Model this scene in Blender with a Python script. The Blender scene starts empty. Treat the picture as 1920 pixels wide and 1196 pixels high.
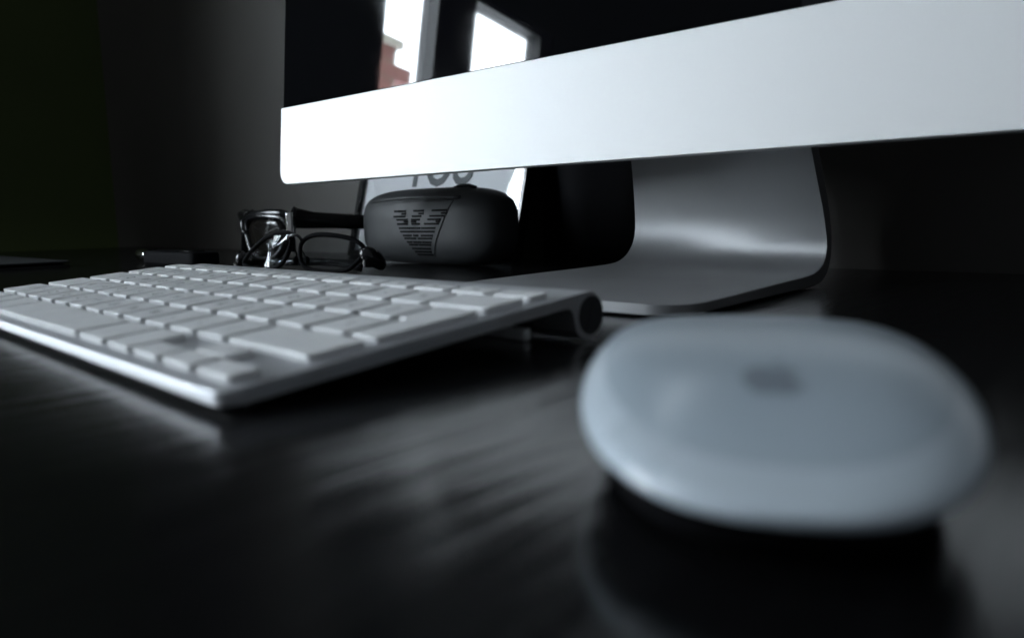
import bpy, bmesh, math, random
from mathutils import Vector, Matrix
random.seed(7)
S = 0.001                                   # everything below is written in millimetres
scn = bpy.context.scene
COL = scn.collection

# ------------------------------------------------------------------ camera
cd = bpy.data.cameras.new("camera")
cam = bpy.data.objects.new("camera", cd); COL.objects.link(cam)
CAM = Vector((418.31, -82.96, 39.48))
CR = Vector((0.7599, 0.6498, -0.0159)); CF = Vector((-0.6442, 0.7524, -0.1377))
CF.normalize(); CR = (CR - CR.dot(CF) * CF).normalized(); CU = CR.cross(CF)
M = Matrix((CR, CU, -CF)).transposed().to_4x4()
M.translation = CAM * S
cam.matrix_world = M
cd.sensor_width = 36; cd.lens = 36 * 1364.1 / 1920
cd.clip_start = 0.005; cd.clip_end = 60
cd.dof.use_dof = True; cd.dof.focus_distance = 0.44; cd.dof.aperture_fstop = 8.6
scn.camera = cam

# ------------------------------------------------------------------ world and exposure
w = bpy.data.worlds.new("World"); scn.world = w; w.use_nodes = True
bg = w.node_tree.nodes["Background"]
bg.inputs[0].default_value = (0.82, 0.91, 1.0, 1); bg.inputs[1].default_value = 0.15
scn.view_settings.view_transform = 'Standard'; scn.view_settings.look = 'None'
scn.view_settings.exposure = 0.0; scn.view_settings.gamma = 1.0
SKY_STRENGTH = 62.0
try:
    scn.cycles.sample_clamp_indirect = 4.0
except Exception:
    pass

# ------------------------------------------------------------------ helpers
def nodes(m):
    nt = m.node_tree
    return nt, nt.nodes, nt.links

def pmat(name, base, rough=0.5, metal=0.0, spec=0.5, coat=0.0, bump=None, vary=None, rvary=None):
    """Principled material. bump=(scale, strength, distance, stretch); vary=(scale, amount, stretch) of base colour; rvary=(scale, amount)"""
    m = bpy.data.materials.new(name); m.use_nodes = True
    nt, N, L = nodes(m); b = N["Principled BSDF"]
    b.inputs["Base Color"].default_value = (*base, 1); b.inputs["Roughness"].default_value = rough
    b.inputs["Metallic"].default_value = metal; b.inputs["Specular IOR Level"].default_value = spec
    b.inputs["Coat Weight"].default_value = coat; b.inputs["Coat Roughness"].default_value = 0.06
    tc = N.new("ShaderNodeTexCoord")
    def noise(scale, stretch=(1, 1, 1), detail=4):
        mp = N.new("ShaderNodeMapping"); mp.inputs["Scale"].default_value = stretch
        L.new(tc.outputs["Object"], mp.inputs[0])
        n = N.new("ShaderNodeTexNoise"); n.inputs["Scale"].default_value = scale; n.inputs["Detail"].default_value = detail
        L.new(mp.outputs[0], n.inputs["Vector"]); return n
    if vary:
        n = noise(vary[0], vary[2] if len(vary) > 2 else (1, 1, 1))
        r = N.new("ShaderNodeMapRange"); r.inputs[1].default_value = .3; r.inputs[2].default_value = .7
        r.inputs[3].default_value = 1 - vary[1]; r.inputs[4].default_value = 1 + vary[1]
        L.new(n.outputs[0], r.inputs[0])
        mx = N.new("ShaderNodeMix"); mx.data_type = 'RGBA'; mx.blend_type = 'MULTIPLY'; mx.inputs[0].default_value = 1
        mx.inputs[6].default_value = (*base, 1); L.new(r.outputs[0], mx.inputs[7]); L.new(mx.outputs[2], b.inputs["Base Color"])
    if rvary:
        n = noise(rvary[0], rvary[2] if len(rvary) > 2 else (1, 1, 1))
        r = N.new("ShaderNodeMapRange"); r.inputs[1].default_value = .3; r.inputs[2].default_value = .7
        r.inputs[3].default_value = rough - rvary[1]; r.inputs[4].default_value = rough + rvary[1]
        L.new(n.outputs[0], r.inputs[0]); L.new(r.outputs[0], b.inputs["Roughness"])
    if bump:
        n = noise(bump[0], bump[3] if len(bump) > 3 else (1, 1, 1), 3)
        bp = N.new("ShaderNodeBump"); bp.inputs["Strength"].default_value = bump[1]; bp.inputs["Distance"].default_value = bump[2]
        L.new(n.outputs[0], bp.inputs["Height"]); L.new(bp.outputs[0], b.inputs["Normal"])
    return m

def clear_glass(name, tint=(1, 1, 1), gloss=1.0):
    m = bpy.data.materials.new(name); m.use_nodes = True
    nt, N, L = nodes(m); N.remove(N["Principled BSDF"])
    t = N.new("ShaderNodeBsdfTransparent"); t.inputs[0].default_value = (*tint, 1)
    g = N.new("ShaderNodeBsdfGlossy"); g.inputs["Roughness"].default_value = 0.03
    f = N.new("ShaderNodeLayerWeight"); f.inputs[0].default_value = .5
    pw = N.new("ShaderNodeMath"); pw.operation = 'POWER'; pw.inputs[1].default_value = 5; L.new(f.outputs["Facing"], pw.inputs[0])
    mu = N.new("ShaderNodeMath"); mu.operation = 'MULTIPLY_ADD'; mu.inputs[1].default_value = .96 * min(gloss, 1); mu.inputs[2].default_value = .04 * gloss; L.new(pw.outputs[0], mu.inputs[0])
    x = N.new("ShaderNodeMixShader"); L.new(mu.outputs[0], x.inputs[0]); L.new(t.outputs[0], x.inputs[1]); L.new(g.outputs[0], x.inputs[2])
    L.new(x.outputs[0], N["Material Output"].inputs[0]); return m

def emit(name, col, strength):
    m = bpy.data.materials.new(name); m.use_nodes = True
    nt, N, L = nodes(m); N.remove(N["Principled BSDF"])
    e = N.new("ShaderNodeEmission"); e.inputs[0].default_value = (*col, 1); e.inputs[1].default_value = strength
    tc = N.new("ShaderNodeTexCoord"); n = N.new("ShaderNodeTexNoise"); n.inputs["Scale"].default_value = 1.4
    L.new(tc.outputs["Object"], n.inputs["Vector"])
    r = N.new("ShaderNodeMapRange"); r.inputs[3].default_value = strength * .85; r.inputs[4].default_value = strength * 1.15
    L.new(n.outputs[0], r.inputs[0]); L.new(r.outputs[0], e.inputs[1])
    L.new(e.outputs[0], N["Material Output"].inputs[0]); return m

def mesh(name, verts, faces, mat, parent=None, smooth=False, loc=None, label=None):
    me = bpy.data.meshes.new(name)
    me.from_pydata([(v[0] * S, v[1] * S, v[2] * S) for v in verts], [], faces)
    bm = bmesh.new(); bm.from_mesh(me); bmesh.ops.recalc_face_normals(bm, faces=bm.faces); bm.to_mesh(me); bm.free()
    if mat: me.materials.append(mat)
    if smooth:
        me.polygons.foreach_set("use_smooth", [True] * len(me.polygons))
        if smooth != 'all':
            me.set_sharp_from_angle(angle=math.radians(smooth if smooth is not True else 40))
    o = bpy.data.objects.new(name, me); COL.objects.link(o)
    if parent: o.parent = parent
    if loc: o.location = [c * S for c in loc]
    if label: o["label"] = label
    return o

def tag(o, label=None, cat=None, kind=None, group=None):
    if label: o["label"] = label
    if cat: o["category"] = cat
    if kind: o["kind"] = kind
    if group: o["group"] = group
    return o

def thing(name, label, cat, loc=(0, 0, 0), rotz=0.0):
    o = bpy.data.objects.new(name, None); COL.objects.link(o); o.empty_display_size = .02
    o.location = [c * S for c in loc]; o.rotation_euler = (0, 0, rotz)
    return tag(o, label, cat)

def box(x0, x1, y0, y1, z0, z1):
    v = [(x, y, z) for z in (z0, z1) for x, y in ((x0, y0), (x1, y0), (x1, y1), (x0, y1))]
    f = [(0, 3, 2, 1), (4, 5, 6, 7), (0, 1, 5, 4), (1, 2, 6, 5), (2, 3, 7, 6), (3, 0, 4, 7)]
    return v, f

def join(*parts):
    V, F = [], []
    for v, f in parts:
        n = len(V); V += list(v); F += [tuple(i + n for i in q) for q in f]
    return V, F

def loft(rings, cap=True, closed=True):
    """rings of equal length -> quads"""
    V = [p for r in rings for p in r]; n = len(rings[0]); F = []
    for i in range(len(rings) - 1):
        for j in range(n if closed else n - 1):
            a, b = i * n + j, i * n + (j + 1) % n
            F.append((a, b, b + n, a + n))
    if cap:
        F.append(tuple(range(n))[::-1]); F.append(tuple(range((len(rings) - 1) * n, len(rings) * n)))
    return V, F

def rrect(x0, x1, y0, y1, r, n=4):
    out = []
    for cx, cy, a0 in ((x1 - r, y0 + r, -90), (x1 - r, y1 - r, 0), (x0 + r, y1 - r, 90), (x0 + r, y0 + r, 180)):
        for i in range(n + 1):
            a = math.radians(a0 + 90 * i / n); out.append((cx + r * math.cos(a), cy + r * math.sin(a)))
    return out

def rbox(x0, x1, y0, y1, z0, z1, r=1.0, b=.3, n=4):
    """rounded-plan box with a soft top and bottom edge"""
    rings = []
    for z, ins in ((z0, b), (z0 + b, 0), (z1 - b, 0), (z1 - b * .3, b * .3), (z1, b)):
        rings.append([(x, y, z) for x, y in rrect(x0 + ins, x1 - ins, y0 + ins, y1 - ins, max(r - ins, .05), n)])
    return loft(rings)

def tube(pts, rad, n=8, closed=False, flat=1.0, up=Vector((0, 0, 1))):
    """sweep an ellipse (rad wide, rad*flat along up) along pts; rad may be a list"""
    P = [Vector(p) for p in pts]; rings = []
    for i, p in enumerate(P):
        if closed: t = P[(i + 1) % len(P)] - P[i - 1]
        else: t = P[min(i + 1, len(P) - 1)] - P[max(i - 1, 0)]
        t.normalize(); s = t.cross(up)
        if s.length < 1e-4: s = t.cross(Vector((1, 0, 0)))
        s.normalize(); u = s.cross(t).normalized()
        r = rad[i] if isinstance(rad, (list, tuple)) else rad
        rings.append([tuple(p + s * (r * math.cos(2 * math.pi * k / n)) + u * (r * flat * math.sin(2 * math.pi * k / n))) for k in range(n)])
    if closed: rings.append(rings[0])
    return loft(rings, cap=not closed)

def smooth_path(pts, m=6, closed=True):
    """Catmull-Rom through points"""
    n = len(pts); out = []
    P = [Vector(p) for p in pts]
    rng = range(n) if closed else range(n - 1)
    for i in rng:
        if closed: a, b, c, d = P[i - 1], P[i], P[(i + 1) % n], P[(i + 2) % n]
        else: a, b, c, d = P[max(i - 1, 0)], P[i], P[i + 1], P[min(i + 2, n - 1)]
        for k in range(m):
            t = k / m
            out.append(.5 * ((2 * b) + (c - a) * t + (2 * a - 5 * b + 4 * c - d) * t * t + (-a + 3 * b - 3 * c + d) * t ** 3))
    if not closed: out.append(P[-1])
    return [tuple(v) for v in out]

def text_mesh(name, txt, size, mat, parent, loc, rot, thick=0.0, align='CENTER', bold=0.0):
    cu = bpy.data.curves.new(name, 'FONT'); cu.body = txt; cu.size = size * S; cu.align_x = align
    cu.extrude = thick * S; cu.offset = bold * S; cu.resolution_u = 3
    t = bpy.data.objects.new(name, cu); COL.objects.link(t)
    me = bpy.data.meshes.new_from_object(t.evaluated_get(bpy.context.evaluated_depsgraph_get()))
    bpy.data.objects.remove(t); bpy.data.curves.remove(cu)
    me.materials.clear(); me.materials.append(mat); me.name = name
    o = bpy.data.objects.new(name, me); COL.objects.link(o); o.parent = parent
    o.location = [c * S for c in loc]; o.rotation_euler = rot
    return o

# ------------------------------------------------------------------ materials
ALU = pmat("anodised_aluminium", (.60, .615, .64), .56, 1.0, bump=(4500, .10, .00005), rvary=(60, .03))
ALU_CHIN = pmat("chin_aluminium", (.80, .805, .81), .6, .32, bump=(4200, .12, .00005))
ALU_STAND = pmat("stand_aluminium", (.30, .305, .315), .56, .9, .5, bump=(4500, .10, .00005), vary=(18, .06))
ALU_EDGE = pmat("polished_edge_aluminium", (.78, .79, .80), .2, 1.0)
GLASS_BLACK = pmat("black_display_glass", (.003, .003, .004), .025, 0, .5, rvary=(25, .012))
KEYP = pmat("white_key_plastic", (.74, .75, .76), .42, 0, .5, vary=(90, .05), rvary=(120, .08))
LEGEND = pmat("grey_key_print", (.07, .075, .08), .5)
RUBBER = pmat("dark_rubber", (.02, .02, .022), .7)
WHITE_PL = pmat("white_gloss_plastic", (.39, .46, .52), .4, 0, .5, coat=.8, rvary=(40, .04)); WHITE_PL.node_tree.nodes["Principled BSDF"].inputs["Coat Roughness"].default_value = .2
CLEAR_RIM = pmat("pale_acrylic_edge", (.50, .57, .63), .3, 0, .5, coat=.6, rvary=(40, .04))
BLACK_SAT = pmat("black_satin_leatherette", (.024, .026, .028), .55, 0, .4, bump=(900, .18, .0001), rvary=(50, .06))
BLACK_GLOSS = pmat("black_gloss_acetate", (.005, .005, .006), .2, 0, .5, rvary=(60, .05))
BLACK_MATT = pmat("black_matt_plastic", (.004, .004, .005), .75, 0, .06)
CHROME = pmat("polished_metal", (.85, .82, .80), .12, 1.0)
PAPER = pmat("white_printed_paper", (.72, .74, .77), .75, vary=(30, .02))
PRINT = pmat("grey_print_ink", (.13, .14, .15), .75)
WALL = pmat("grey_brown_paint", (.066, .060, .055), .5, 0, .5, bump=(220, .12, .0004), vary=(7, .06))
GREEN = pmat("green_paint", (.044, .062, .012), .8, bump=(220, .12, .0004), vary=(6, .08))
FRAME_W = pmat("window_frame_paint", (.010, .011, .012), .55, vary=(12, .05))
PANE = clear_glass("window_glass")
LENS = clear_glass("spectacle_lens", (.80, .82, .83), .35)
LENS_DARK = pmat("dark_sunglass_lens", (.010, .009, .008), .1, 0, .25)
SKYM = emit("overcast_sky", (.82, .92, 1.0), SKY_STRENGTH)

def wood_mat():
    m = bpy.data.materials.new("black_brown_wood"); m.use_nodes = True
    nt, N, L = nodes(m); b = N["Principled BSDF"]
    tc = N.new("ShaderNodeTexCoord")
    def nz(stretch, scale, det=5, rough=.6):
        mp = N.new("ShaderNodeMapping"); mp.inputs["Scale"].default_value = stretch; mp.inputs["Rotation"].default_value = (0, 0, math.radians(13)); L.new(tc.outputs["Object"], mp.inputs[0])
        n = N.new("ShaderNodeTexNoise"); n.inputs["Scale"].default_value = scale; n.inputs["Detail"].default_value = det
        n.inputs["Roughness"].default_value = rough; n.inputs["Distortion"].default_value = .3
        L.new(mp.outputs[0], n.inputs["Vector"]); return n
    g1 = nz((1, .05, 1), 420); g2 = nz((1, .07, 1), 140, 4); g3 = nz((1, .5, 1), 14, 3)
    cr = N.new("ShaderNodeValToRGB"); cr.color_ramp.elements[0].position = .35; cr.color_ramp.elements[0].color = (.0018, .0019, .0022, 1)
    cr.color_ramp.elements[1].position = .68; cr.color_ramp.elements[1].color = (.0065, .0064, .0070, 1)
    ad = N.new("ShaderNodeMath"); ad.operation = 'MULTIPLY_ADD'; ad.inputs[1].default_value = .55
    L.new(g1.outputs[0], ad.inputs[0]); ms = N.new("ShaderNodeMath"); ms.operation = 'MULTIPLY'; ms.inputs[1].default_value = .45
    L.new(g2.outputs[0], ms.inputs[0]); L.new(ms.outputs[0], ad.inputs[2]); L.new(ad.outputs[0], cr.inputs[0])
    L.new(cr.outputs[0], b.inputs["Base Color"])
    rr = N.new("ShaderNodeMapRange"); rr.inputs[1].default_value = .35; rr.inputs[2].default_value = .68
    rr.inputs[3].default_value = .24; rr.inputs[4].default_value = .14; b.inputs["Specular IOR Level"].default_value = .72
    L.new(ad.outputs[0], rr.inputs[0]); L.new(rr.outputs[0], b.inputs["Roughness"])
    bp = N.new("ShaderNodeBump"); bp.inputs["Strength"].default_value = .4; bp.inputs["Distance"].default_value = .00022
    L.new(ad.outputs[0], bp.inputs["Height"])
    b2 = N.new("ShaderNodeBump"); b2.inputs["Strength"].default_value = .6; b2.inputs["Distance"].default_value = .0006
    L.new(g2.outputs[0], b2.inputs["Height"]); L.new(bp.outputs[0], b2.inputs["Normal"]); L.new(b2.outputs[0], b.inputs["Normal"])
    return m
WOOD = wood_mat()

def brick_mat():
    m = bpy.data.materials.new("red_brick"); m.use_nodes = True
    nt, N, L = nodes(m); b = N["Principled BSDF"]; b.inputs["Roughness"].default_value = .85
    tc = N.new("ShaderNodeTexCoord"); n = N.new("ShaderNodeTexNoise"); n.inputs["Scale"].default_value = 30
    L.new(tc.outputs["Object"], n.inputs["Vector"])
    cr = N.new("ShaderNodeValToRGB"); cr.color_ramp.elements[0].color = (.20, .075, .075, 1); cr.color_ramp.elements[1].color = (.34, .16, .15, 1)
    L.new(n.outputs[0], cr.inputs[0]); L.new(cr.outputs[0], b.inputs["Base Color"]); return m
BRICK = brick_mat()
MORTAR = pmat("mortar", (.42, .38, .35), .9)

# ------------------------------------------------------------------ the setting: desk, walls, window, sky
v, f = rbox(-900, 1150, -560, 464, -28, 0, 3, 1.2)
desk = mesh("desk", v, f, WOOD); tag(desk, "black brown wood grain desk top that everything stands on", "desk")

v, f = box(-1005, 2400, 470, 560, -760, 2400)
tag(mesh("back_wall", v, f, WALL), "dim grey brown wall behind the desk", kind="structure")

WX, WY0, WY1, WZ0, WZ1 = -1005, -1180, -515, 70, 855
v, f = join(box(WX - 60, WX, WY1, 560, -760, 2400), box(WX - 60, WX, -3200, WY0, -760, 2400),
            box(WX - 60, WX, WY0, WY1, -760, WZ0), box(WX - 60, WX, WY0, WY1, WZ1, 2400))
tag(mesh("side_wall", v, f, GREEN), "dark green wall at the left with the window in it", kind="structure")

win = thing("window", "two pane window in the green wall, seen mirrored in the monitor", "window", (WX, (WY0 + WY1) / 2, WZ0))
wc = (WY0 + WY1) / 2
def wb(y0, y1, z0, z1, x0=-60, x1=-2): return box(x0, x1, y0 - wc, y1 - wc, z0 - WZ0, z1 - WZ0)
v, f = join(wb(WY0, WY1, WZ0, WZ0 + 22), wb(WY0, WY1, 833, WZ1), wb(WY0, -1122, WZ0 + 22, 833), wb(-532, WY1, WZ0 + 22, 833))
mesh("frame", v, f, FRAME_W, win)
v, f = wb(-833, -695, WZ0 + 22, 833, -62, 4); mesh("mullion", v, f, FRAME_W, win)
for y0, y1 in ((-1122, -833), (-695, -532)):
    v, f = wb(y0, y1, WZ0 + 22, 833, -32, -28); mesh("pane", v, f, PANE, win)
v, f = wb(WY0 - 25, WY1 + 25, WZ0 - 22, WZ0 - 1, .5, 60); mesh("sill", v, f, FRAME_W, win)

# overcast sky: a shallow bowl outside the window
def sky_bowl():
    rings = []; n = 24; R = 1900; c = (WX - 130, -1250, 900)
    for i in range(1, 9):
        a = math.radians(90 * i / 8)
        rings.append([(c[0] - R * math.cos(a) , c[1] + R * math.sin(a) * math.cos(2 * math.pi * k / n), c[2] + R * math.sin(a) * math.sin(2 * math.pi * k / n)) for k in range(n)])
    return loft(rings, cap=False), (c[0] - R, c[1], c[2]), n
(v, f), tip, n = sky_bowl()
v.append(tip); f += [(k, (k + 1) % n, len(v) - 1) for k in range(n)]
tag(mesh("sky", v, f, SKYM, smooth='all'), "bright overcast sky outside the window", kind="structure")

pier = thing("brick_chimney", "red brick chimney outside the window, mirrored at the screen's lower left", "chimney", (-2462, -1400, -300))
v, f = box(0, 250, -150, 260, 0, 1440); mesh("mortar_core", v, f, MORTAR, pier)
bv, bf = box(-105, 105, -52, 52, -31, 31)
bme = None
def brick(x, y, z, rot):
    global bme
    if bme is None:
        o = mesh("brick", bv, bf, BRICK, pier); bme = o.data
    else:
        o = bpy.data.objects.new("brick", bme); COL.objects.link(o); o.parent = pier
    o.location = (x * S, y * S, z * S); o.rotation_euler = (0, 0, rot)
for r_ in range(14, 20):
    for k in range(2):
        y = (-50 if r_ % 2 else -155) + 215 * k + 10
        brick(205 + random.uniform(-2, 2) , y + 8, 40 + 72 * r_, math.pi / 2)
v, f = box(-20, 275, -170, 285, 1441, 1475); mesh("cap", v, f, MORTAR, pier)

# ------------------------------------------------------------------ monitor (all-in-one desktop computer)
VB, ZB, TI = 251.6, 68.8, math.radians(5.05)
ml, mr = -113.0, 537.0
mon = thing("desktop_computer", "large silver all-in-one computer with black screen, tilted back on its stand", "computer", (212, 250, 0))
def T(x, y, n): return (x - 212, VB + y * math.sin(TI) - n * math.cos(TI) - 250, ZB + y * math.cos(TI) + n * math.sin(TI))
def tilt_plate(outline, n0, n1, bev=.4):
    cx = sum(p[0] for p in outline) / len(outline); cy = sum(p[1] for p in outline) / len(outline)
    def ring(n, d):
        out = []
        for x, y in outline:
            L_ = math.hypot(x - cx, y - cy); out.append(T(x - d * (x - cx) / L_ * 1.0, y - d * (1 if y > cy else -1) * .9, n))
        return out
    return loft([ring(n0, 0), ring(n1 - bev, 0), ring(n1 - bev * .3, bev * .3), ring(n1, bev)])
CH = 60.5
def chin_outline():
    r = 11; o = []
    for i in range(9):
        a = math.radians(180 + 90 * i / 8); o.append((ml + r + r * math.cos(a), r + r * math.sin(a)))
    for i in range(9):
        a = math.radians(270 + 90 * i / 8); o.append((mr - r + r * math.cos(a), r + r * math.sin(a)))
    return o + [(mr, CH), (ml, CH)]
v, f = tilt_plate(chin_outline(), -5.0, 0.6, .35); mesh("chin", v, f, ALU_CHIN, mon)
def upright_outline(x0, x1, y0, y1, r):
    return rrect(x0, x1, y0, y1, r, 5)
so = [(ml + 2.6, CH + .35), (mr - 2.6, CH + .35)] + [(mr - 2.6 - 10 + 10 * math.cos(math.radians(a)), 430 - 10 + 10 * math.sin(math.radians(a))) for a in range(0, 91, 15)] \
     + [(ml + 2.6 + 10 - 10 * math.sin(math.radians(a)), 430 - 10 + 10 * math.cos(math.radians(a))) for a in range(0, 91, 15)]
v, f = tilt_plate(so, -1.2, 0.3, .15); mesh("screen_glass", v, f, GLASS_BLACK, mon)
# curved back shell
NX, NY = 24, 18; rows = []
for j in range(NY + 1):
    row = []
    for i in range(NX + 1):
        s, t = i / NX * 2 - 1, j / NY * 2 - 1
        d = 4.8 + 38 * max(0, 1 - abs(s) ** 2.6) ** .8 * max(0, 1 - abs(t) ** 2.6) ** .8
        row.append(T(212 + s * 321.5, 217 + t * 211.5, -1.25 - d))
    rows.append(row)
rim = [[T(212 + (i / NX * 2 - 1) * 321.5, 217 + (j / NY * 2 - 1) * 211.5, -1.25) for i in range(NX + 1)] for j in (0, NY)]
v, f = loft(rows, cap=False, closed=False)
nb = len(v); edge = [(0, i) for i in range(NX + 1)] + [(j, NX) for j in range(1, NY + 1)] + [(NY, i) for i in range(NX - 1, -1, -1)] + [(j, 0) for j in range(NY - 1, 0, -1)]
for j, i in edge: v.append(T(212 + (i / NX * 2 - 1) * 321.5, 217 + (j / NY * 2 - 1) * 211.5, -5.1 if j < 5 else -1.25))
m_ = len(edge)
for k in range(m_):
    a, b = edge[k], edge[(k + 1) % m_]
    f.append((a[0] * (NX + 1) + a[1], b[0] * (NX + 1) + b[1], nb + (k + 1) % m_, nb + k))
mesh("back_shell", v, f, ALU, mon, smooth=50)

# bent sheet stand
def resample(pts, n):
    P = smooth_path([(a, b, 0) for a, b in pts], 8, closed=False)
    d = [0]
    for a, b in zip(P, P[1:]): d.append(d[-1] + math.hypot(b[0] - a[0], b[1] - a[1]))
    out = []
    for k in range(n):
        s = d[-1] * k / (n - 1); i = 0
        while i < len(d) - 2 and d[i + 1] < s: i += 1
        t = (s - d[i]) / max(1e-9, d[i + 1] - d[i]); out.append((P[i][0] + t * (P[i + 1][0] - P[i][0]), P[i][1] + t * (P[i + 1][1] - P[i][1])))
    return out
NS = 56
Rin = resample([(164, 5.2), (208, 5.5), (256, 6.3), (296, 7.0), (314, 8.0), (325, 11.0), (330, 16), (331.3, 22), (327.8, 31), (321.5, 42), (309.5, 58.4), (300, 72), (284, 95), (268, 118)], NS)
Rout = resample([(164, 1.2), (209, 1.2), (256, 1.2), (304, 1.2), (322, 1.8), (332, 5.5), (337, 11), (338.8, 20), (336.4, 30.4), (331.2, 42), (320.3, 58.8), (310, 72.7), (294, 96), (278, 119)], NS)
Lin = resample([(164, 6.2), (201, 6.9), (247, 7.4), (301, 7.8), (329, 8.7), (342, 11.8), (351, 18), (355.5, 25), (356.8, 34), (354.6, 55), (350.7, 77), (345, 98), (338, 120)], NS)
Lout = resample([(164, 1.2), (201, 1.2), (247, 1.2), (305, 1.2), (334, 1.8), (349, 5.5), (359, 14), (363.5, 24), (364.8, 34), (362.6, 55), (358.7, 77), (353, 98), (346, 120)], NS)
UL, UR, RC = 155.0, 290.5, 17.0
stations = []
for d in (0, .35, 1.2, 3, 5.5, 9, 13, 17): stations.append(UL + d)
for k in range(1, 8): stations.append(UL + 17 + (UR - UL - 34) * k / 8)
for d in (17, 13, 9, 5.5, 3, 1.2, .35, 0): stations.append(UR - d)
rings = []
for u in stations:
    s = (u - UL) / (UR - UL); d = min(u - UL, UR - u)
    v0 = 164 + (RC - math.sqrt(max(0, RC * RC - (RC - d) ** 2)) if d < RC else 0)
    ch = max(0, .35 - d)                                # tiny chamfer on the cut side
    a = [(p[0] * (1 - s) + q[0] * s, p[1] * (1 - s) + q[1] * s) for p, q in zip(Lin, Rin)]
    b = [(p[0] * (1 - s) + q[0] * s, p[1] * (1 - s) + q[1] * s) for p, q in zip(Lout, Rout)]
    prof = [(max(x, v0 + .3 + ch) + ch * .5 * 0, z - ch) for x, z in a] + [(max(x, v0), z + ch) for x, z in b[::-1]]
    rings.append([(u - 212, x - 250, z) for x, z in prof])
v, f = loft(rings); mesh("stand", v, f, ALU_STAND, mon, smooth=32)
v, f = rbox(UL + 8 - 212, UR - 8 - 212, 175 - 250, 318 - 250, .1, 1.0, 10, .2); mesh("foot_pad", v, f, RUBBER, mon)

# ------------------------------------------------------------------ keyboard
DY = math.radians(2.73)
KT = math.radians(4.876)
kb = thing("keyboard", "white keyed thin aluminium keyboard lying left of the mouse", "keyboard", (0, 0, 0), -DY)
KW, PITCH, KM, KV0 = 281.5, 19.0, 4.5, 4.5
ct, st = math.cos(KT), math.sin(KT)
def K(u, vv, h): return (u, vv * ct - h * st, 5.51 + vv * st + h * ct)
CV, CRAD = 121.6, 7.75
def plate_profile(v0):
    p = [(v0 + .5, 0.0), (v0 + 1.2, 0.0)]
    for q in (30, 60, 90, 112): p.append((q, 0))
    for i in range(0, 19):
        a = math.radians(90 - 13.5 * i); p.append((CV + CRAD * math.cos(a), -CRAD + CRAD * math.sin(a)))
    p += [(CV - CRAD * .99, -CRAD + 1.6), (CV - CRAD - .4, -5.2), (CV - CRAD - 1.4, -4.1), (CV - CRAD - 3.2, -3.5)]
    for q in (90, 60, 30): p.append((q, -3.4))
    p += [(v0 + 1.2, -3.4), (v0 + .35, -3.4), (v0, -3.05), (v0, -.45), (v0 + .15, -.12)]
    return p
rings = []
ds = (0, .3, .8, 1.6, 2.6, 4.0)
for u in [d for d in ds] + [KW * k / 6 for k in range(1, 6)] + [KW - d for d in ds[::-1]]:
    d = min(u, KW - u); r = 4.0
    v0 = r - math.sqrt(max(0, r * r - (r - d) ** 2)) if d < r else 0
    ring = [K(u, max(a, v0 + (a if a < 2 else 0)) if a < 8 else a, b) for a, b in plate_profile(0)]
    rings.append(ring)
v, f = loft(rings); mesh("plate", v, f, ALU, kb, smooth=32)
# end caps of the battery tube, recessed ring and coin slot
for sgn, u in ((1, KW), (-1, 0)):
    def disc(rad, du, n=28): return [K(u + sgn * du, CV + 1.0 + rad * math.cos(2 * math.pi * k / n), -CRAD + rad * math.sin(2 * math.pi * k / n)) for k in range(n)]
    v, f = loft([disc(6.3, .02), disc(6.3, .22), disc(6.0, .3), disc(5.7, .1)]); c = mesh("end_cap", v, f, BLACK_SAT if sgn > 0 else ALU, kb, smooth=30)
    a = math.radians(62); ca, sa = math.cos(a), math.sin(a)
    sl = [K(u + sgn * .16, CV + x * ca - y * sa, -CRAD + x * sa + y * ca) for x, y in ((-4.6, -.6), (4.6, -.6), (4.6, .6), (-4.6, .6))]
    s2 = [K(u + sgn * .22, CV + x * ca - y * sa, -CRAD + x * sa + y * ca) for x, y in ((-4.6, -.6), (4.6, -.6), (4.6, .6), (-4.6, .6))]
    v, f = loft([sl, s2]); mesh("coin_slot", v, f, RUBBER, c)
# white underside with a foot rail near the tube
v, f = join(rbox(3, KW - 3, 4, 108, -1.2, 0, 3, .2)); v = [K(a, b, -3.42 + c) for a, b, c in v]; mesh("underside", v, f, KEYP, kb)
v, f = rbox(14, 267, 107.2, 110.8, .15, 4.2, 1.2, .4); mesh("foot_rail", v, f, KEYP, kb)
for u in (16, KW - 16):
    v, f = rbox(u - 5, u + 5, 6, 12, .05, 2.4, 2, .3); mesh("rubber_foot", v, f, RUBBER, kb)

key_cache = {}
def key_mesh(w_, d_):
    k_ = (round(w_, 2), round(d_, 2))
    if k_ not in key_cache:
        rings = []
        for z, ins in ((-.3, .12), (1.55, 0), (1.88, .12), (2.0, .42)):
            rings.append([(x, y, z) for x, y in rrect(ins, w_ - ins, ins, d_ - ins, 1.5 - ins, 3)])
        key_cache[k_] = loft(rings)
    return key_cache[k_]
mesh_cache = {}
def add_key(u0, u1, v0, v1, legend=None, size=4.2):
    w_, d_ = u1 - u0, v1 - v0; k_ = (round(w_, 2), round(d_, 2))
    jit = random.uniform(-.06, .06)
    if k_ not in mesh_cache:
        v, f = key_mesh(w_, d_); o = mesh("key", v, f, KEYP, kb); mesh_cache[k_] = o.data
    else:
        o = bpy.data.objects.new("key", mesh_cache[k_]); COL.objects.link(o); o.parent = kb
    o.location = [c * S for c in K(u0, v0, .02 + jit)]; o.rotation_euler = (KT, 0, 0)
    if legend:
        text_mesh("legend", legend, size, LEGEND, o, (w_ / 2, d_ / 2 - size * .35, 2.012), (0, 0, 0), 0, 'CENTER', .14)
    return o
def E_(r): return KM + r * PITCH
G = 3.0
def row(v0, specs, depth=16.0, size=5.6):
    x = 0.0
    for wd, lg in specs:
        add_key(E_(x), E_(x + wd) - G, v0, v0 + depth, lg, size); x += wd
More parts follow.
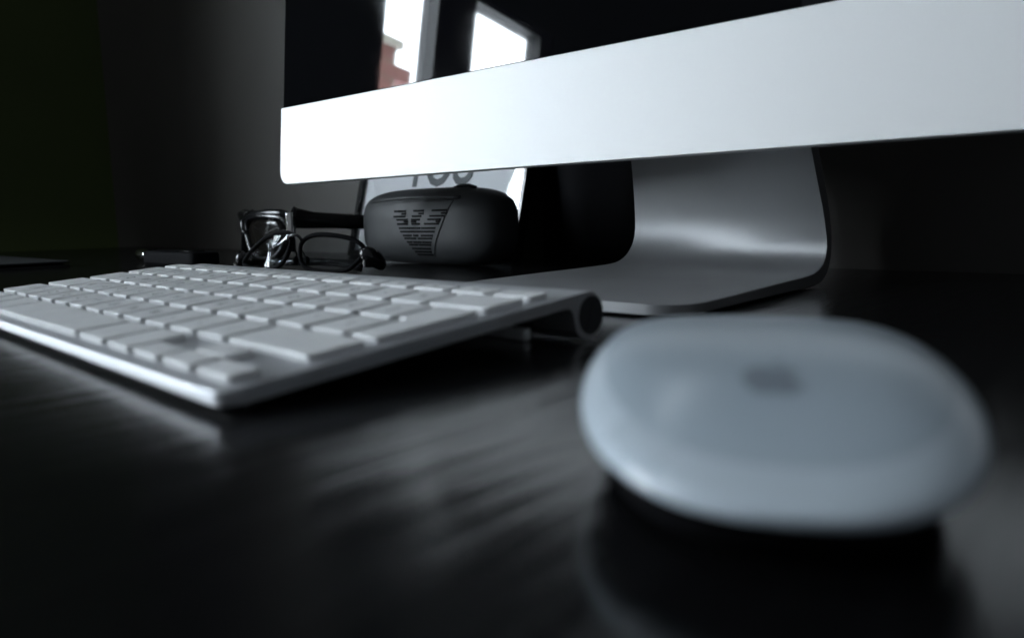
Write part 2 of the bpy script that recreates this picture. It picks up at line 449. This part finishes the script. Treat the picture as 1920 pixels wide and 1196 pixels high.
R_ = [KV0 + i * PITCH for i in range(6)]
bw = 14.5 / 14
row(R_[5], [(bw, "esc")] + [(bw, "F%d" % i) for i in range(1, 13)] + [(bw, None)], 8.4, 2.6)
row(R_[4], [(1, "§")] + [(1, c) for c in "1234567890-="] + [(1.5, None)])
row(R_[3], [(1.5, None)] + [(1, c) for c in "QWERTYUIOP[]"])
row(R_[2], [(1.75, None)] + [(1, c) for c in "ASDFGHJKL;'\\"])
row(R_[1], [(1.25, None)] + [(1, c) for c in "`ZXCVBNM,./"] + [(2.25, None)])
row(R_[0], [(1, None), (1, None), (1, None), (1.25, None), (5, None), (1.25, None), (1, None)])
add_key(E_(11.5), E_(12.5) - G, R_[0], R_[0] + 7.5); add_key(E_(12.5), E_(13.5) - G, R_[0], R_[0] + 7.5)
add_key(E_(13.5), E_(14.5) - G, R_[0], R_[0] + 7.5); add_key(E_(12.5), E_(13.5) - G, R_[0] + 8.5, R_[0] + 16)
# tall return key: wider on top, narrower below
ou = [(E_(13.75), R_[2]), (E_(14.5) - G, R_[2]), (E_(14.5) - G, R_[3] + 16), (E_(13.5), R_[3] + 16), (E_(13.5), R_[3]), (E_(13.75), R_[3])]
def inset(o, d):
    x = [o[0][0] + d, o[1][0] - d, o[2][0] - d, o[3][0] + d, o[4][0] + d, o[5][0] + d]
    y = [o[0][1] + d, o[1][1] + d, o[2][1] - d, o[3][1] - d, o[4][1] + d, o[5][1] + d]
    out = []
    P = list(zip(x, y)); n = len(P)
    for i in range(n):
        p0, p1, p2 = Vector(P[i - 1]), Vector(P[i]), Vector(P[(i + 1) % n]); r = 1.4 - d if i != 5 else .5
        a = p1 + (p0 - p1).normalized() * r; b = p1 + (p2 - p1).normalized() * r
        for t in (0, .33, .67, 1): out.append((1 - t) ** 2 * a + 2 * t * (1 - t) * p1 + t * t * b)
    return out
v, f = loft([[K(q.x, q.y, z) for q in inset(ou, d)] for z, d in ((-.3, .12), (1.55, 0), (1.88, .12), (2.0, .42))]); mesh("key", v, f, KEYP, kb)

# ------------------------------------------------------------------ mouse
mo = thing("computer_mouse", "white arched computer mouse, out of focus in the right foreground", "mouse", (370.0, 39.7, 0), math.radians(24.8))
HW, HL, EXN = 28.6, 56.7, 2.5
EX = 2 / EXN
def medge(sb): return 8.8 + 4.0 * (1 - sb * sb)
def march(s_): return 12.0 + 8.2 * max(0.0, 1 - abs(s_) ** 2.2)
def mpt(a, r, z=None, k=1.0, dz=0.0):
    c, s_ = math.cos(a), math.sin(a)
    sb, tb = math.copysign(abs(c) ** EX, c), math.copysign(abs(s_) ** EX, s_)
    if z is None:
        e = medge(sb); z = e + (march(sb * r) - e) * max(0.0, 1 - r ** 4.5) ** .5 + dz
    return (HW * k * r * tb, HL * k * r * sb, z)
NA = 96; ang = [2 * math.pi * k / NA for k in range(NA)]
rs = [.04, .12, .22, .34, .46, .58, .68, .77, .84, .885, .935, .96, .975, .985, .992, .997, .9993, 1.0]
rings = [[mpt(a, r) for a in ang] for r in rs if r < .94]; rings[-1] = [mpt(a, .935, None, 1, -.02) for a in ang]
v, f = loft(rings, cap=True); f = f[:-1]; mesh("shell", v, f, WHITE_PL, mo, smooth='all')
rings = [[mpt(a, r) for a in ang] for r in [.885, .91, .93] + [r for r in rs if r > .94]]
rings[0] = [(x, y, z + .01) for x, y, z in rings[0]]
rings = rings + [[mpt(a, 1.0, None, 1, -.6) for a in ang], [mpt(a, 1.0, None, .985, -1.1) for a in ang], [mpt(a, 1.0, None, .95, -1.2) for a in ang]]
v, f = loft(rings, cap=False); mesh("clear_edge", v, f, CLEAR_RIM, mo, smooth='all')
rings = [[mpt(a, 1.0, None, .935, -1.15) for a in ang]] + [[mpt(a, r, z) for a in ang] for r, z in ((.91, 7.0), (.88, 3.5), (.85, 1.4), (.80, .8))]
v, f = loft(rings); mesh("base", v, f, BLACK_MATT, mo, smooth=40)  # aluminium base coloured black; shade under the shell put into its colour
for sx in (-1, 1):
    v, f = rbox(sx * 15 - 1.6, sx * 15 + 1.6, -30, 30, .05, 1.2, 1.5, .2); mesh("glide_rail", v, f, RUBBER, mo)
# emblem printed on the shell, following its curve
def shell_z(x, y):
    r = (abs(x / HW) ** EXN + abs(y / HL) ** EXN) ** (1 / EXN); sb = (y / HL) / max(r, 1e-6); e = medge(sb)
    return e + (march(y / HL) - e) * max(0.0, 1 - r ** 4.5) ** .5
def drape(outline, cx, cy, sc, lift=.03):
    pts = [(cx + x * sc, cy + y * sc) for x, y in outline]; c = (sum(p[0] for p in pts) / len(pts), sum(p[1] for p in pts) / len(pts))
    rings = [[(c[0] + (p[0] - c[0]) * t, c[1] + (p[1] - c[1]) * t, shell_z(c[0] + (p[0] - c[0]) * t, c[1] + (p[1] - c[1]) * t) + lift) for p in pts] for t in (.05, .35, .7, 1)]
    return loft(rings, cap=False)
body = [(0, .80), (.28, .92), (.58, .84), (.78, .62), (.60, .40), (.55, .10), (.66, -.15), (.84, -.28), (.70, -.66), (.45, -.95), (.22, -1.0), (0, -.93), (-.22, -1.0), (-.48, -.95), (-.74, -.58), (-.86, -.1), (-.84, .35), (-.62, .78), (-.30, .92)]
body = [(p[0], p[1]) for p in smooth_path([(a, b, 0) for a, b in body], 3)]
leaf = [(0.02, 1.02), (.05, 1.25), (.20, 1.45), (.40, 1.52), (.38, 1.28), (.22, 1.08)]
v1, f1 = drape(body, 0, -31, 4.6); v2, f2 = drape(leaf, 0, -31, 4.6)
v, f = join((v1, f1), (v2, f2)); mesh("emblem", v, f, pmat("grey_emblem_print", (.20, .235, .27), .4), mo, smooth='all')

# ------------------------------------------------------------------ glasses case
gc = thing("glasses_case", "black moulded glasses case with embossed eagle emblem, standing before the picture", "glasses case", (-46, 360, 0))
CW, CH_, CD, CZ = 86.0, 32.6, 30.0, 33.2
def case_pt(th, ph, off=0.0):
    # superellipsoid: th round the front outline (x,z), ph from rim (0) to front/back pole
    e1, e2 = .54, .74
    def sg(val, e): return math.copysign(abs(val) ** e, val)
    x = (CW + off) * sg(math.cos(ph), e2) * sg(math.cos(th), e1)
    z = (CH_ + off) * sg(math.cos(ph), e2) * sg(math.sin(th), e1)
    y = -(CD + off) * sg(math.sin(ph), e2)
    return (x, y, CZ + z)
def front_y(x, z, off=0.0):
    a, b = abs(x / CW), abs((z - CZ) / CH_)
    r = (a ** (2 / .54) + b ** (2 / .54)) ** .54        # = cos(ph)^(2*e2) ** (1/ ... )
    c2 = min(1.0, r ** (1 / .74))                       # cos^2(ph)
    return -(CD) * (1 - c2) ** (.74 / 2) - off
NT, NP = 72, 30; rings = []
for j in range(NP + 1):
    ph = math.radians(-89 + 178 * j / NP)
    rings.append([case_pt(2 * math.pi * k / NT, ph) for k in range(NT)])
v, f = loft(rings); mesh("shell", v, f, BLACK_SAT, gc, smooth='all')
# lid seam: a raised lip across the top front, and a hinge bump
def surf(x, z, off): return (x, front_y(x, z) - off, z)
lip = [surf(x, 56.5 + 2.0 * (x + 70) / 120 - .0006 * (x + 10) ** 2, .3) for x in range(-62, 56, 6)]
v, f = tube(lip, 1.5, 8); mesh("lid_lip", v, f, BLACK_SAT, gc, smooth='all')
v, f = tube([(30, -8, CZ + CH_ - 1.2), (38, -8, CZ + CH_ + .3), (48, -8, CZ + CH_ + .3), (56, -8, CZ + CH_ - 1.4)], [1.0, 1.5, 1.5, 1.0], 10); mesh("hinge", v, f, BLACK_SAT, gc, smooth='all')
# recessed-edge trapezoid panel with the bird emblem of raised bars
def patch(quad, off, nx=10, nz=8):
    (ax, az), (bx, bz), (cx, cz), (dx, dz) = quad; P0, P1 = [], []
    for j in range(nz + 1):
        t = j / nz
        for i in range(nx + 1):
            s = i / nx
            x = (ax * (1 - s) + bx * s) * (1 - t) + (dx * (1 - s) + cx * s) * t
            z = (az * (1 - s) + bz * s) * (1 - t) + (dz * (1 - s) + cz * s) * t
            P0.append(surf(x, z, off)); P1.append(surf(x, z, -.4))
    n1 = nx + 1; F = [(j * n1 + i, j * n1 + i + 1, (j + 1) * n1 + i + 1, (j + 1) * n1 + i) for j in range(nz) for i in range(nx)]
    b = [i for i in range(n1)] + [j * n1 + nx for j in range(1, nz + 1)] + [nz * n1 + i for i in range(nx - 1, -1, -1)] + [j * n1 for j in range(nz - 1, 0, -1)]
    N0 = len(P0); F += [(b[k], b[(k + 1) % len(b)], N0 + b[(k + 1) % len(b)], N0 + b[k]) for k in range(len(b))]
    return P0 + P1, F
PANEL = [(-25, 53), (47, 54), (23, 9), (3, 9)]
v, f = patch(PANEL, .8); pan = mesh("emblem_panel", v, f, BLACK_SAT, gc, smooth=30)
# emblem coordinates (photo crop units) -> panel
def ex_(px, py):
    t = (py - 300) / 620.0
    sx = (px - (380 + t * 275)) / ((1080 - 380) * (1 - t) + (845 - 655) * t)
    return (-25 + t * 28) * (1 - sx) + (47 - t * 24) * sx, 53.5 - 44.5 * t
bars = []
for y, segs in ((400, ((435, 572), (672, 785), (885, 1035))), (432, ((530, 575), (735, 785), (985, 1030))), (462, ((430, 570), (660, 760), (862, 1012))),
                (500, ((470, 600), (650, 745), (840, 975))), (524, ((560, 605), (650, 700), (930, 965))), (550, ((478, 604), (655, 742), (802, 955))),
                (598, ((500, 625), (640, 745), (765, 915))), (638, ((515, 905),)),
                (683, ((545, 640), (670, 720), (760, 885))), (716, ((560, 690), (720, 875))),
                (760, ((585, 640), (660, 690), (705, 745), (765, 860))), (790, ((605, 700), (720, 850))),
                (835, ((630, 838),)), (872, ((650, 830),)), (906, ((665, 835),))):
    for a, b in segs:
        q = [ex_(a, y + 11), ex_(b, y + 11), ex_(b + 4, y - 11), ex_(a - 4, y - 11)]
        bars.append(patch(q, 1.5, 4, 1))
v, f = join(*bars); mesh("emblem", v, f, BLACK_MATT, pan)  # bars darker than the case; shade of the relief put into their colour

# ------------------------------------------------------------------ framed picture leaning on the wall
pic = thing("framed_picture", "white typographic print in a thin black frame leaning on the wall", "picture", (-123, 415, 0))
pic.rotation_euler = (-math.radians(15), 0, 0)
PW, PH = 240.0, 168.0          # local: x right, z up the lean, y depth
for nm, b in (("frame_rail", (-PW / 2, PW / 2, -4, 8, .5, 6.6)), ("frame_rail", (-PW / 2, PW / 2, -4, 8, PH - 6, PH)), ("frame_stile", (-PW / 2, -PW / 2 + 5.5, -4, 8, 6.7, PH - 6.1)), ("frame_stile", (PW / 2 - 3.2, PW / 2, -4, 8, 6.7, PH - 6.1))):
    v, f = box(*b); mesh(nm, v, f, BLACK_GLOSS, pic)
v, f = box(-PW / 2 + 5.4, PW / 2 - 3.1, 1, 6, 6.5, PH - 5.9); mesh("sheet", v, f, PAPER, pic)
PICG = clear_glass("picture_glass"); v, f = box(-PW / 2 + 5.6, PW / 2 - 3.3, -1.5, -.5, 6.8, PH - 6.2); mesh("cover_glass", v, f, PICG, pic)
for ch, x, w0 in (("Y", -156, 76.5), ("O", -122.5, 76.0), ("U", -88, 76.0), ("L", -189, 24), ("O", -157, 24), ("V", -121, 24), ("E", -89, 24)):
    text_mesh("letter", ch, 58, PRINT, pic, (x + 123, .6, w0), (math.radians(90), 0, 0), .2, 'CENTER', 1.2).scale = (.80, 1, 1)

# ------------------------------------------------------------------ black board behind the stand
bb = thing("black_board", "plain black upright board behind the monitor stand, right of the picture", "board", (88, 460, 0))
v, f = rbox(-92, 84, -3.5, 8, .2, 230, 2, .6); mesh("panel", v, f, BLACK_MATT, bb)
v, f = rbox(-88, 80, -6, -3.6, .2, 12, 1, .4); mesh("bottom_rail", v, f, BLACK_MATT, bb)

# ------------------------------------------------------------------ clear spectacles in front
sp = thing("eyeglasses", "clear lensed eyeglasses with thin dark frame folded behind the keyboard", "glasses", (-61, 229, 0), .25); sp.scale = (.82, 1, 1)
def bow(x): return .0016 * x * x
def sp_pts(o): return smooth_path([(x + 57, bow(x + 57) + (z - 15) * .12, z) for x, z in o], 6)
LL = [(-134, 6), (-120, 17), (-98, 27), (-76, 31), (-64, 29), (-67, 16), (-78, 6), (-105, 2.5)]
RL = [(-52, 22), (-40, 28.5), (-20, 29), (2, 25.5), (13, 18), (6, 9), (-6, 3), (-34, 2.5), (-50, 8)]
for o in (LL, RL):
    P = sp_pts(o); c = [sum(p[i] for p in P) / len(P) for i in range(3)]
    def off(t, dy): return [(c[0] + (p[0] - c[0]) * t, p[1] * t + c[1] * (1 - t) + dy + (1 - t) * -.3, c[2] + (p[2] - c[2]) * t) for p in P]
    v, f = loft([off(.02, -.6), off(.5, -.6), off(.98, -.6), off(1, 0), off(.98, .7), off(.02, .7)]); mesh("lens", v, f, LENS, sp, smooth=40)
    v, f = tube(P, 1.8, 8, closed=True); mesh("rim", v, f, BLACK_MATT, sp, smooth='all')
v, f = tube(smooth_path([(-10, .3, 26), (-4, -1, 29), (4, -1, 28.6), (7, .3, 25)], 4, False), 1.3, 8); mesh("bridge", v, f, BLACK_GLOSS, sp, smooth='all')
for sx in (-1, 1):
    v, f = tube(smooth_path([(sx * 3.5, 1, 20), (sx * 4.5, 4, 15), (sx * 6, 5, 10)], 4, False), [.5] * 8 + [.5], 6); n_ = mesh("nose_arm", v, f, BLACK_MATT, sp, smooth='all')
    v, f = tube([(sx * 6, 5, 13), (sx * 6.6, 5.2, 10.5), (sx * 7, 5, 7)], [1.2, 2.4, 1.4], 8); mesh("nose_pad", v, f, BLACK_MATT, n_, smooth='all')
# hinges and folded temples
for sx, x0, z0 in ((1, 70, 12), (-1, -80, 8)):
    v, f = tube(smooth_path([(x0 - sx * 4, bow(x0) - 1, z0 + 4), (x0 + sx * 4, bow(x0) + 1, z0 + 2), (x0 + sx * 8, bow(x0) + 8, z0 - 3), (x0 + sx * 6, bow(x0) + 14, z0 - 6)], 4, False), [2.2, 3.6, 4.6, 5.2, 5.6, 5.6, 5.4, 5.2, 5, 4.6, 4.2, 3.8, 3], 10, flat=1.2); h_ = mesh("end_piece", v, f, BLACK_GLOSS, sp, smooth='all')
    v, f = tube([(x0 + sx * 4, bow(x0) - 5, z0 - 6), (x0 + sx * 4, bow(x0) - 5, z0 - 1)], 1.3, 10); mesh("hinge_barrel", v, f, CHROME, h_, smooth=40)
    v, f = tube(smooth_path([(x0 + sx * 4, bow(x0) + 13, 7), (x0 - sx * 40, 17 + sx, 7.5), (x0 - sx * 100, 20 + sx * 3, 8), (x0 - sx * 138, 19 + sx * 3, 4)], 5, False), 1.3, 8, flat=2.2); mesh("temple", v, f, BLACK_GLOSS, sp, smooth='all')

# ------------------------------------------------------------------ sunglasses behind
A = Vector((-166, 292, 0)); ad = Vector((-.965, .262, 0)); bd = Vector((.262, .965, 0))
sg = thing("sunglasses", "thick black sunglasses with metal hinge, standing behind the clear eyeglasses", "sunglasses", tuple(A))
def Sg(a, b, z): q = ad * a + bd * (b + .0045 * (a - 69) ** 2 - 21); return (q.x, q.y, z)
def slab(o, holes=()): pass
SL = []
for m0 in (0, 1):
    def fx(a): return a if m0 == 0 else 138 - a
    o = [(4, 40), (20, 44), (42, 44.5), (60, 40), (62, 26), (52, 10), (34, 5), (16, 8), (6, 20)]
    P = smooth_path([Sg(fx(a), 0, z) for a, z in o], 5)
    c = [sum(p[i] for p in P) / len(P) for i in range(3)]
    def sc(t, d): 
        q = bd * d
        return [(c[0] + (p[0] - c[0]) * t + q.x, c[1] + (p[1] - c[1]) * t + q.y, c[2] + (p[2] - c[2]) * t) for p in P]
    v, f = loft([sc(.02, -1), sc(.6, -.8), sc(1, 0), sc(.6, 1), sc(.02, 1)]); mesh("lens", v, f, LENS_DARK, sg, smooth='all')
    v, f = tube(P, 3.4, 10, closed=True); mesh("rim", v, f, BLACK_GLOSS, sg, smooth='all')
v, f = tube([Sg(a, -.5, z) for a, z in ((-3, 44), (8, 47), (24, 47.5), (45, 46.5), (60, 43.5), (69, 42), (78, 43.5), (93, 46.5), (114, 47.5), (130, 49), (142, 49.5))], [3, 3.6, 3.4, 3.4, 3.2, 3.2, 3.2, 3.4, 3.4, 3.6, 2.4], 10); mesh("brow_bar", v, f, BLACK_GLOSS, sg, smooth='all')
for a0 in (0, 138):
    sgn = 1 if a0 else -1
    e0 = Vector(Sg(a0 + sgn * 1, 0, 0))
    def Tq(b, z, s_=0): q = e0 + bd * b + ad * s_; return (q.x, q.y, z)
    v, f = tube([Tq(0, 46, -1), Tq(4, 44, 0), Tq(20, 40.5, 0), Tq(60, 38, -1), Tq(105, 37, -3), Tq(120, 33, -4), Tq(140, 22, -6)], [2.2, 2.2, 2.1, 2.0, 1.9, 1.8, 1.6], 10, flat=3.6); t_ = mesh("temple", v, f, BLACK_GLOSS, sg, smooth='all')
    if a0 == 0:
        v, f = tube([Tq(-2, 29, -2.2), Tq(-2, 47.5, -2.2)], 3.4, 14); h_ = mesh("hinge", v, f, CHROME, t_, smooth=40)
    v, f = tube([Tq(1, 12, 3), Tq(1, 44, 1)], [3, 4.2], 10); mesh("end_block", v, f, BLACK_GLOSS, sg, smooth=40)

# ------------------------------------------------------------------ small things at the left
gd = thing("gadget", "small flat black gadget with a shiny metal knob, beyond the keyboard's far corner", "gadget", (-278, 236, 0))
v, f = rbox(-38, 66, -14, 14, .2, 13.4, 7, 2.5, 5); b_ = mesh("body", v, f, BLACK_MATT, gd, smooth=40)
v, f = rbox(22, 48, -8, 8, 13.45, 14.6, 3, .4); mesh("button", v, f, BLACK_GLOSS, b_, smooth=40)
v, f = tube([(-38, 0, 8), (-50, 0, 8), (-54, 0, 8)], [6.5, 6, 5], 14); mesh("collar", v, f, BLACK_GLOSS, gd, smooth=35)
v, f = tube([(-54.2, 0, 8.5), (-58, 0, 8.5), (-72, 0, 8.5), (-75, 0, 8.5)], [4.6, 5.6, 5.6, 4.2], 18); mesh("metal_knob", v, f, CHROME, gd, smooth=35)
nbk = thing("folder", "black textured folder lying flat at the far left of the desk", "folder", (-545, 110, 0))
FOLD = pmat("black_leather_grain", (.02, .022, .024), .5, bump=(1200, .5, .0003))
v, f = rbox(-190, 196, -70, 62, .1, 1.6, 6, .6); mesh("back_cover", v, f, FOLD, nbk, smooth=15)
v, f = rbox(-186, 188, -66, 58, 1.7, 4.0, 2, .3); mesh("pages", v, f, BLACK_MATT, nbk, smooth=15)
v, f = rbox(-190, 196, -70, 62, 4.1, 5.6, 6, .6); mesh("front_cover", v, f, FOLD, nbk, smooth=15)
